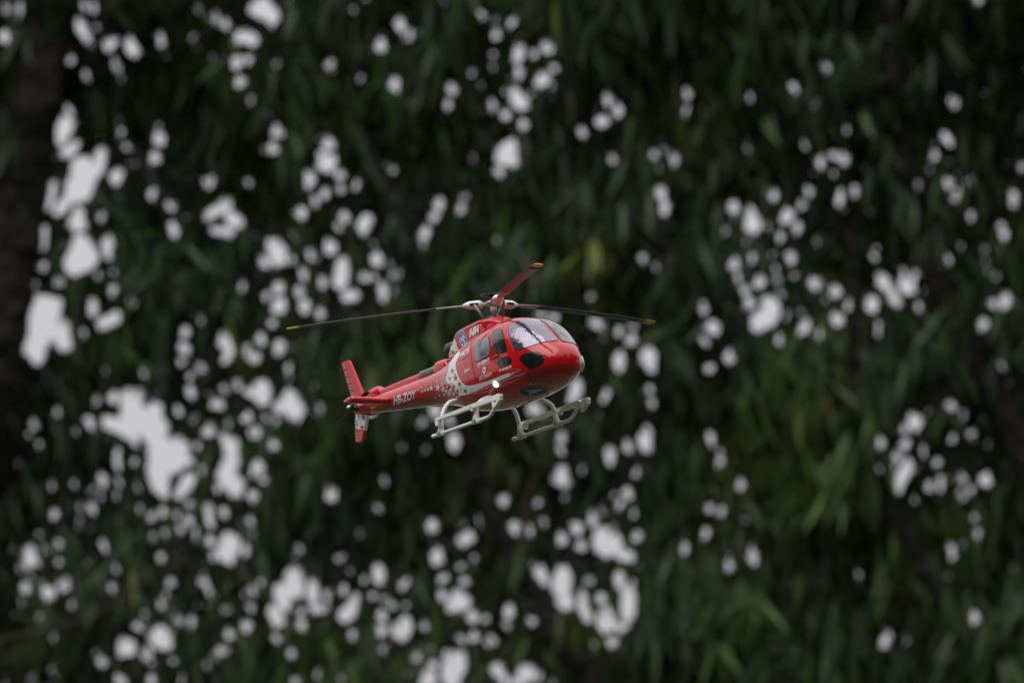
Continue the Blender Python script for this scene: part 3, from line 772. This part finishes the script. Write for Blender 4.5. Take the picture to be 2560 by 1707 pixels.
    (640, 1137): [(15, 80, 35), (45, 165, 40), (140, 145, 18), (5, 275, 25), (520, 265, 42), (895, 170, 30), (845, 355, 32), (720, 550, 40), (1215, 490, 50), (1090, 390, 18), (1430, 465, 26), (1530, 460, 32), (1470, 560, 1430, 580, 42), (1700, 310, 36), (1740, 510, 38), (1250, 690, 1230, 710, 46), (1405, 760, 36), (1500, 705, 25), (285, 650, 34), (570, 700, 42), (35, 740, 36), (115, 780, 26), (30, 865, 36), (645, 805, 25), (735, 860, 36), (840, 790, 840, 860, 42), (1010, 885, 46), (1290, 850, 38), (1440, 870, 38), (260, 830, 270, 920, 60), (180, 950, 60), (200, 1040, 40), (110, 1080, 150, 1140, 45), (390, 900, 390, 970, 46), (490, 960, 42), (590, 920, 42), (680, 980, 675, 1040, 46), (620, 1100, 55), (390, 1060, 490, 1060, 30), (315, 1080, 28), (310, 1160, 28), (795, 970, 30), (890, 990, 30), (945, 1030, 34), (1035, 1030, 28), (870, 1110, 34), (865, 1200, 42), (960, 1180, 1000, 1240, 50), (1040, 1140, 1040, 1220, 40), (880, 1330, 32), (1160, 1170, 46), (660, 1270, 36), (660, 1220, 22), (1280, 960, 36), (1390, 960, 45), (1350, 1030, 1430, 1010, 50), (1490, 1110, 45), (1570, 1130, 30), (1730, 1080, 48), (1720, 1170, 28), (1410, 1260, 38), (1500, 1250, 42), (1610, 1280, 42), (245, 1355, 32), (135, 1270, 28), (1110, 1390, 40), (1220, 1430, 30), (1060, 1480, 28), (1300, 1370, 35), (1370, 1420, 1340, 1540, 70), (1460, 1400, 35), (1180, 1540, 60), (1660, 1475, 45), (1720, 1550, 50), (430, 1520, 32), (570, 1535, 32), (270, 1560, 35), (1215, 1310, 18), (5, 950, 20)],
    (1280, 1137): [(340, 110, 40), (320, 160, 45), (380, 190, 32), (470, 110, 34), (680, 30, 42), (860, 120, 44), (140, 310, 42), (80, 290, 22), (180, 330, 30), (350, 290, 28), (360, 360, 18), (215, 460, 34), (30, 505, 45), (110, 510, 34), (340, 580, 50), (450, 510, 440, 490, 46), (470, 630, 42), (550, 450, 40), (620, 380, 36), (540, 400, 25), (700, 270, 40), (800, 260, 40), (740, 340, 36), (830, 400, 34), (620, 540, 640, 660, 50), (570, 600, 34), (720, 600, 45), (760, 680, 46), (860, 555, 40), (700, 500, 28), (820, 700, 28), (180, 790, 225, 860, 46), (120, 730, 30), (350, 820, 340, 900, 62), (365, 1010, 55), (540, 860, 40), (480, 950, 480, 1050, 40), (520, 1110, 38), (730, 830, 45), (740, 880, 35), (800, 960, 800, 1090, 48), (830, 880, 25), (610, 990, 42), (640, 1110, 650, 1170, 56), (740, 1180, 30), (690, 1290, 40), (790, 1170, 28), (130, 1010, 45), (135, 1140, 42), (550, 1305, 28), (1330, 540, 48), (1420, 570, 26), (1360, 370, 38), (1430, 380, 38), (1600, 430, 36), (1570, 205, 34), (1440, 40, 26), (1185, 620, 36), (1185, 670, 25), (1660, 680, 1660, 740, 34), (1490, 765, 38), (1480, 650, 22), (1190, 1170, 28), (110, 1500, 60), (30, 1550, 50), (200, 1520, 30), (280, 1550, 28), (490, 1560, 20), (1215, 730, 12), (1740, 700, 12)],
    (1920, 1137): [(760, 105, 36), (855, 25, 28), (940, 70, 900, 170, 55), (910, 230, 38), (745, 260, 45), (1165, 50, 34), (1190, 160, 1195, 220, 34), (1120, 215, 30), (1000, 205, 22), (1000, 310, 25), (1340, 160, 34), (1335, 270, 44), (1410, 240, 34), (1480, 140, 1500, 170, 40), (1425, 435, 34), (1445, 540, 40), (1265, 640, 30), (1280, 700, 28), (1360, 615, 18), (1255, 830, 32), (1140, 810, 16), (1205, 885, 18), (1665, 880, 25), (1590, 715, 15), (1525, 940, 22), (1425, 1010, 28), (1415, 1110, 1405, 1130, 38), (1285, 1030, 22), (625, 835, 26), (980, 1050, 22), (800, 1290, 42), (840, 1240, 22), (940, 1255, 32), (1045, 1255, 28), (1240, 1255, 20), (1400, 1345, 22), (1700, 1200, 25), (690, 1355, 24), (975, 1420, 18), (350, 1530, 26), (280, 1280, 20), (1445, 1410, 18), (1750, 700, 15), (450, 20, 18), (1080, 5, 20), (1310, 350, 18)],
}
# sky mask on a grid of 4 frame spots per cell, over the foliage sheet and a margin round it
CELL = 4.0
MX0, MY0, MX1, MY1 = -240, -240, 2800, 1947
GW, GH = int((MX1 - MX0) / CELL), int((MY1 - MY0) / CELL)
yy, xx = np.mgrid[0:GH, 0:GW]
gx, gy = MX0 + (xx + .5) * CELL, MY0 + (yy + .5) * CELL
gap = np.zeros((GH, GW), bool)
GAP_K = 0.95
for (ox, oy), lst in GAPS.items():
    for g in lst:
        if len(g) == 3: g = (g[0], g[1], g[0], g[1], g[2])
        x1, y1, x2, y2, r = [q / 2.7516 for q in g]
        x1 += ox; x2 += ox; y1 += oy; y2 += oy
        r = r * (1.02 if r > 19 else GAP_K * random.uniform(.72, 1.02)) + 1.2
        dx, dy = x2 - x1, y2 - y1
        t = np.clip(((gx - x1) * dx + (gy - y1) * dy) / (dx * dx + dy * dy + 1e-6), 0, 1)
        gap |= (gx - x1 - t * dx) ** 2 + (gy - y1 - t * dy) ** 2 < r * r
# a few scattered gaps in the margin
for _ in range(160):
    x, y = rng.uniform(MX0, MX1), rng.uniform(MY0, MY1)
    if 0 < x < 2560 and 0 < y < 1707: continue
    gap |= (gx - x) ** 2 + (gy - y) ** 2 < rng.uniform(8, 18) ** 2

# --- leaves: base, hanging direction, side, length, half width, sickle
FWD, RGT, UP = np.array(C_FWD), np.array(C_RIGHT), np.array(C_UP)
ORG = np.array(CAM) + FWD * TREE_D
DOWN = np.array([0, 0, -1.0])
ST = np.array([0, .12, .38, .70, 1.0])
SWD = np.array([.10, .72, 1.0, .62, .03])


def leaf_verts(B, D, S, Ln, W, Cv):
    """(N,10,3) vertices"""
    c = B[:, None, :] + D[:, None, :] * (Ln[:, None] * ST)[:, :, None] + S[:, None, :] * (Cv[:, None] * Ln[:, None] * ST ** 2)[:, :, None]
    off = S[:, None, :] * (W[:, None] * SWD)[:, :, None]
    V = np.empty((len(B), 10, 3))
    V[:, 0::2] = c - off
    V[:, 1::2] = c + off
    return V


def frames(n, az_spread=.5, tilt=.35, base_az=None):
    a = rng.uniform(0, 2 * np.pi, n)
    tl = np.abs(rng.normal(0, tilt, n))
    D = np.stack([np.cos(a) * np.sin(tl), np.sin(a) * np.sin(tl), -np.cos(tl)], 1)
    b = rng.uniform(0, np.pi, n)
    H = np.stack([np.cos(b), np.sin(b), np.zeros(n)], 1)
    S = H - D * (H * D).sum(1, keepdims=True)
    S /= np.linalg.norm(S, axis=1, keepdims=True)
    return D, S


def to_cells(P):
    """points (…,3) to sheet cells, looking straight across the sheet"""
    q = P - ORG
    u = (q @ RGT) * PXM + 1280
    v = 853.5 - (q @ UP) * PXM
    return ((u - MX0) / CELL).astype(int), ((v - MY0) / CELL).astype(int)


def sample_pts(V):
    """points on each leaf used for the gap and cover tests"""
    c = (V[:, 0::2] + V[:, 1::2]) / 2
    m = (c[:, :-1] + c[:, 1:]) / 2
    e = .8
    l = c + (V[:, 0::2] - c) * e; r = c + (V[:, 1::2] - c) * e
    return np.concatenate([c, m, l[:, 1:4], r[:, 1:4]], 1)


cover = np.zeros((GH, GW), np.int16)
acc = {k: [] for k in 'BDSLWC'}


def try_leaves(B, D, S, Ln, W, Cv, maxcov):
    V = leaf_verts(B, D, S, Ln, W, Cv)
    P = sample_pts(V)
    ci, cj = to_cells(P)
    inside = (ci >= 0) & (ci < GW) & (cj >= 0) & (cj < GH)
    ok = inside.all(1)
    ci2, cj2 = np.clip(ci, 0, GW - 1), np.clip(cj, 0, GH - 1)
    hit = gap[cj2, ci2].mean(1)
    ok &= (hit == 0) | ((hit < .19) & (rng.random(len(B)) < .32))
    idx = np.nonzero(ok)[0]
    wide = W * PXM * np.linalg.norm(np.stack([S @ RGT, S @ UP], 1), axis=1) > 4.5
    keep = []
    for i in idx:
        a, b = cj2[i], ci2[i]
        if cover[a, b].mean() < maxcov:
            if wide[i]: cover[a, b] += 1
            keep.append(i)
    keep = np.array(keep, int)
    for k, arr in zip('BDSLWC', (B, D, S, Ln, W, Cv)): acc[k].append(arr[keep])
    return len(keep)


def sheet_pt(u, v, dd):
    """world points for sheet spots u,v (frame units) and depth dd"""
    return ORG + RGT * ((u - 1280) / PXM)[:, None] + UP * ((853.5 - v) / PXM)[:, None] + FWD * dd[:, None]


# hanging sprays: leaves along drooping twigs
def sprays(n, maxcov, l0, l1, depth):
    per = 10
    u = np.repeat(rng.uniform(MX0, MX1, n), per); v = np.repeat(rng.uniform(MY0, MY1, n), per)
    dd = np.repeat(rng.uniform(*depth, n), per)
    N = n * per
    u = u + rng.normal(0, 26, N); v = v + rng.uniform(-60, 60, N)
    dd = dd + rng.normal(0, .03, N)
    D, S = frames(N)
    Ln = rng.uniform(l0, l1, N); W = Ln * rng.uniform(.055, .085, N)
    Cv = rng.normal(0, .12, N)
    return try_leaves(sheet_pt(u, v, dd), D, S, Ln, W, Cv, maxcov)


def clump(u, v):
    x, y = u / 2560, v / 2560
    return (np.sin(x * 23 + 2.1 * np.sin(y * 17)) + np.sin(y * 21 + 1.3 + 1.7 * np.sin(x * 13)) + .8 * np.sin(x * 41 + y * 37 + 2))


def front_sprays(n, l0, l1):
    """leafy twig ends that stand out of the curtain"""
    u, v = rng.uniform(MX0, MX1, n), rng.uniform(MY0, MY1, n)
    k = clump(u, v) > rng.uniform(-.2, 1.4, n)
    u, v = u[k], v[k]; n = len(u); per = 9
    u = np.repeat(u, per); v = np.repeat(v, per); dd = np.repeat(rng.uniform(-.38, -.20, n), per)
    lean = np.repeat(rng.normal(0, .35, n), per)
    N = n * per
    hang = np.tile(np.linspace(-60, 60, per), n)
    u = u + rng.normal(0, 16, N) + lean * hang; v = v + hang
    D, S = frames(N, tilt=.45)
    D = D + RGT * lean[:, None] * .6
    D /= np.linalg.norm(D, axis=1, keepdims=True)
    S -= D * (S * D).sum(1, keepdims=True); S /= np.linalg.norm(S, axis=1, keepdims=True)
    Ln = rng.uniform(l0, l1, N); W = Ln * rng.uniform(.060, .085, N)
    return try_leaves(sheet_pt(u, v, dd + rng.normal(0, .04, N)), D, S, Ln, W, rng.normal(0, .15, N), 2.2)


n0 = front_sprays(2000, .11, .19)
n1 = sprays(3300, 2.0, .09, .16, (-.14, .16))
n2 = sprays(3000, 2.1, .10, .16, (-.14, .18))
n3 = sprays(2600, 2.2, .06, .11, (-.12, .18))
# small leaves fill what is still open between the gaps
for it in range(12):
    op = np.argwhere((cover == 0) & ~gap)
    if len(op) < 50: break
    op = op[rng.permutation(len(op))[:26000]]
    N = len(op)
    Ln = rng.uniform(.045, .09, N) if it < 4 else rng.uniform(.03, .05, N)
    D, S = frames(N, tilt=.8)
    # broadside leaves fill best
    al = rng.normal(0, .7, N)
    D = -UP * np.cos(al)[:, None] + RGT * np.sin(al)[:, None] + FWD * rng.normal(0, .25, N)[:, None]
    S = RGT * np.cos(al)[:, None] + UP * np.sin(al)[:, None] + FWD * rng.normal(0, .35, N)[:, None]
    D /= np.linalg.norm(D, axis=1, keepdims=True); S -= D * (S * D).sum(1, keepdims=True); S /= np.linalg.norm(S, axis=1, keepdims=True)
    W = Ln * rng.uniform(.10, .16, N)
    u = MX0 + (op[:, 1] + .5) * CELL; v = MY0 + (op[:, 0] + .5) * CELL
    B = sheet_pt(u, v, rng.uniform(-.12, .16, N)) - D * (Ln * rng.uniform(.2, .8, N))[:, None]
    try_leaves(B, D, S, Ln, W, rng.normal(0, .1, N), 1.2)
A = {k: np.concatenate(v) for k, v in acc.items()}
NL = len(A['B'])

# leaf tone 0..1: blue-grey green, dark green, fresh green, olive, with odd dead leaves
cu_, cv_ = (A['B'] - ORG) @ RGT * PXM + 1280, 853.5 - (A['B'] - ORG) @ UP * PXM
fresh = np.zeros(NL)
for x, y, r, s in ((2030, 1140, 260, .40), (1480, 620, 90, .5), (880, 270, 170, .22), (1250, 1180, 110, .35), (1830, 1480, 260, .22), (1720, 290, 170, .2),
                   (800, 1600, 240, .18), (2350, 1350, 260, .18), (250, 280, 90, .25), (1500, 1500, 160, .2), (960, 900, 120, .18)):
    fresh = np.maximum(fresh, s * np.exp(-((cu_ - x) ** 2 + (cv_ - y) ** 2) / (2 * (r * .6) ** 2)))
cl3 = clump(cu_ * 1.15 + 90, cv_ * .9 + 40) * .07
tone = np.clip(rng.beta(1.8, 3.0, NL) * .66 + fresh * 1.1 + cl3 - .04, 0, .93)
tone[rng.random(NL) < .002] = .985


def leaf_material(name, attr=True, fixed=0.4):
    m = bpy.data.materials.new(name); m.use_nodes = True
    nt = m.node_tree; b = nt.nodes['Principled BSDF']
    ramp = nt.nodes.new('ShaderNodeValToRGB')
    cr = ramp.color_ramp
    stops = [(0, (.030, .046, .034)), (.22, (.040, .064, .028)), (.45, (.062, .098, .026)), (.70, (.095, .15, .034)), (.90, (.145, .175, .034)), (.955, (.18, .15, .026)), (.97, (.27, .10, .02)), (1, (.22, .08, .02))]
    cr.elements[0].position = 0; cr.elements[0].color = (*stops[0][1], 1)
    cr.elements[1].position = 1; cr.elements[1].color = (*stops[-1][1], 1)
    for p, c in stops[1:-1]:
        e = cr.elements.new(p); e.color = (*c, 1)
    if attr:
        at_ = nt.nodes.new('ShaderNodeAttribute'); at_.attribute_name = 'tone'
        nt.links.new(at_.outputs['Fac'], ramp.inputs[0])
    else:
        ramp.inputs[0].default_value = fixed
    nt.links.new(ramp.outputs[0], b.inputs['Base Color'])
    b.inputs['Roughness'].default_value = .42
    b.inputs['Specular IOR Level'].default_value = .28
    return m


m_leaf = leaf_material('eucalyptus_leaf')
m_bark = mat('dark_bark', (.019, .016, .014), .9, noise=(9, .45), bump=.6)
m_twig = mat('twig_bark', (.035, .026, .018), .8, noise=(20, .3))

Q = np.array([[2 * i, 2 * i + 1, 2 * i + 3, 2 * i + 2] for i in range(4)])


def foliage_mesh(name, V, tn, parent, m):
    n = len(V)
    me = bpy.data.meshes.new(name)
    me.vertices.add(n * 10)
    me.vertices.foreach_set('co', V.reshape(-1).astype(np.float32))
    F = (Q[None] + (np.arange(n) * 10)[:, None, None]).reshape(-1)
    me.loops.add(len(F)); me.loops.foreach_set('vertex_index', F.astype(np.int32))
    me.polygons.add(n * 4)
    me.polygons.foreach_set('loop_start', (np.arange(n * 4) * 4).astype(np.int32))
    me.update(calc_edges=True)
    a = me.attributes.new('tone', 'FLOAT', 'FACE')
    a.data.foreach_set('value', np.repeat(tn, 4).astype(np.float32))
    me.materials.append(m)
    o = bpy.data.objects.new(name, me)
    COL.objects.link(o); o.parent = parent
    tag(o, kind='stuff')
    return o


# --- trees
def tree(label, base):
    e = bpy.data.objects.new('eucalyptus_tree', None)
    COL.objects.link(e); e.location = base
    e.empty_display_size = 1
    tag(e, label, 'tree', 'eucalyptus trees behind the helicopter')
    bpy.context.view_layer.update()
    return e


def limb(name, t, pts, radii, m=m_bark, seg=12, n=None):
    """a limb through world points, kept in the tree's own frame"""
    n = n or 8 * len(pts)
    P = catmull([tuple(p) + (r,) for p, r in zip(pts, radii)], n)
    # uneven bark outline
    Pv = [Vector(p[:3]) - t.location for p in P]
    rr = [max(.003, p[3] * (1 + .06 * math.sin(i * 1.7) + random.uniform(-.04, .04))) for i, p in enumerate(P)]
    return tube(name, Pv, rr, m, t, seg)


def gnd(x, y): return Vector((x, y, -.1))


# left tree: leaning trunk at the frame's left edge
pL = at(-10, 853, -.28)
tl_ = tree('dark leaning eucalyptus trunk and hanging foliage filling the left third', Vector((pL.x - 1.2, pL.y + .6, 0)))
limb('trunk', tl_, [gnd(pL.x - 1.2, pL.y + .6), Vector((pL.x - 1.0, pL.y + .5, 2.2)), at(-150, 1950, .4), at(-30, 1000, -.28), at(20, 700, -.28), at(70, 400, -.28), at(105, 150, -.28), at(140, -300, .5), at(260, -1200, .8), at(330, -2600, 1.0)],
     [.26, .22, .15, .105, .095, .085, .08, .075, .06, .02])
limb('branch', tl_, [at(-120, 1640, -.28), at(0, 1602, -.40), at(130, 1570, -.40), at(254, 1530, -.40), at(340, 1465, -.40), at(403, 1420, -.40), at(520, 1400, -.40)], [.016, .012, .010, .009, .008, .006, .003], m_twig, 8)
# middle tree
pM = at(1400, 1620, -.25)
tm_ = tree('eucalyptus whose drooping foliage and slim leaning trunk stand right behind the helicopter', Vector((pM.x + .9, pM.y + .5, 0)))
limb('trunk', tm_, [gnd(pM.x + .9, pM.y + .5), Vector((pM.x + .75, pM.y + .4, 2.5)), at(1560, 2000, -.25), at(1400, 1620, -.25), at(1300, 1420, -.25), at(1215, 1230, -.25), at(1100, 900, -.25), at(1035, 640, -.25), at(950, 436, -.25), at(860, 100, .35), at(760, -500, .5), at(700, -1800, .7)],
     [.14, .12, .05, .036, .032, .028, .022, .019, .016, .014, .012, .006])
limb('branch', tm_, [at(1300, 1420, -.25), at(1320, 1250, -.22), at(1400, 1050, -.22), at(1440, 800, -.22), at(1420, 480, -.22), at(1400, 200, -.25)], [.02, .015, .013, .011, .009, .005], m_twig, 8)
# right tree
pR = at(2700, 1400, -.25)
tr_ = tree('eucalyptus with a slanting dark limb and a slim upright stem on the right side', Vector((pR.x + .8, pR.y + .5, 0)))
limb('trunk', tr_, [gnd(pR.x + .8, pR.y + .5), Vector((pR.x + .7, pR.y + .45, 2.4)), at(2820, 1900, -.25), at(2680, 1400, -.25), at(2560, 1120, -.25), at(2440, 880, -.25), at(2330, 690, -.25), at(2275, 500, -.25), at(2250, 320, -.25), at(2230, 50, -.25), at(2210, -600, .5), at(2180, -2000, .8)],
     [.17, .15, .09, .065, .055, .045, .038, .036, .032, .025, .018, .006])
limb('branch', tr_, [at(2820, 1900, -.25), at(2480, 1640, -.25), at(2260, 1330, -.25), at(2150, 1100, -.22), at(2128, 950, -.22), at(2138, 780, -.22), at(2132, 620, -.22), at(2122, 470, -.22), at(2140, 300, -.22)], [.03, .026, .022, .017, .016, .017, .018, .013, .006], m_bark, 8)
limb('branch', tr_, [at(2440, 880, -.25), at(2300, 1080, -.22), at(2200, 1250, -.22)], [.02, .012, .004], m_twig, 8)

# share the sheet's leaves out between the three trees
trees = [tl_, tm_, tr_]
jit = cu_ + rng.normal(0, 60, NL)
owner = np.where(jit < 880, 0, np.where(jit < 1640, 1, 2))
V_all = leaf_verts(A['B'], A['D'], A['S'], A['L'], A['W'], A['C'])
depth = (A['B'] - ORG) @ FWD
infr = (cu_ > 0) & (cu_ < 2560) & (cv_ > 0) & (cv_ < 1707)

# single leaves: the nearest large ones of each tree, in five tones and three bends
leaf_meshes = {}
for ti, tv in enumerate((.15, .35, .55, .72, .88)):
    lm = leaf_material('single_leaf', False, tv)
    for ci_, cvv in enumerate((-.12, .02, .13)):
        c = leaf_verts(np.zeros((1, 3)), np.array([[0, 0, -1.0]]), np.array([[1.0, 0, 0]]), np.array([1.0]), np.array([.07]), np.array([cvv]))[0]
        me = bpy.data.meshes.new('leaf')
        me.from_pydata([tuple(p) for p in c], [], [tuple(q) for q in Q])
        me.materials.append(lm); me.update()
        leaf_meshes[ti, ci_] = me
single = np.zeros(NL, bool)
for w_, t in enumerate(trees):
    cand = np.nonzero((owner == w_) & infr & (A['L'] > .10))[0]
    score = depth[cand] - 2.0 * A['L'][cand]
    pick = cand[np.argsort(score)[:300]]
    single[pick] = True
    for i in pick:
        ti = int(np.argmin(np.abs(np.array((.15, .35, .55, .72, .88)) - tone[i])))
        ci_ = int(np.argmin(np.abs(np.array((-.12, .02, .13)) - A['C'][i])))
        o = bpy.data.objects.new('leaf', leaf_meshes[ti, ci_])
        D_, S_ = Vector(A['D'][i]), Vector(A['S'][i])
        N_ = D_.cross(S_)
        Mx = Matrix((S_, -N_, -D_)).transposed().to_4x4()
        sw = A['W'][i] / .07
        o.matrix_basis = Matrix.Translation(Vector(A['B'][i]) - t.location) @ Mx @ Matrix.Diagonal((sw, A['L'][i], A['L'][i], 1))
        COL.objects.link(o)
        o.parent = t
rest = ~single
for w_, t in enumerate(trees):
    s = rest & (owner == w_)
    foliage_mesh('foliage', V_all[s] - np.array(t.location), tone[s], t, m_leaf)

# crowns beyond the frame: the trees go on above, beside and behind
def crown(t, centre, rad, n):
    d = rng.normal(size=(n, 3)); d /= np.linalg.norm(d, axis=1, keepdims=True)
    r = rng.random(n) ** .45
    P = np.array(centre) + d * r[:, None] * np.array(rad)
    # keep the sheet in view as it is: nothing in front of or behind it inside the frame
    q = P - np.array(CAM)
    dep = q @ FWD
    u = (q @ RGT) / dep / TW * 2560 + 1280
    v = 853.5 - (q @ UP) / dep / TW * 2560
    ok = ~((u > -90) & (u < 2650) & (v > -90) & (v < 1800)) & (P[:, 2] > 2.2)
    # clumps
    cl_ = np.sin(P[:, 0] * 2.1 + P[:, 2] * 1.3) + np.sin(P[:, 1] * 2.3 - P[:, 2] * 1.9) + np.sin(P[:, 2] * 2.7 + P[:, 0])
    ok &= cl_ > -.9
    P = P[ok]; N = len(P)
    D, S = frames(N)
    Ln = rng.uniform(.12, .20, N)
    V = leaf_verts(P, D, S, Ln, Ln * rng.uniform(.07, .1, N), rng.normal(0, .12, N))
    foliage_mesh('crown', V - np.array(t.location), np.clip(rng.beta(2, 3.2, N) * .65, 0, .93), t, m_leaf)


for t, cx_ in ((tl_, -2.6), (tm_, .2), (tr_, 2.6)):
    cc = at(1280, 853, .0)
    crown(t, (cc.x + cx_, cc.y + .6, cc.z + 1.9), (2.6, 2.1, 3.6), 34000)
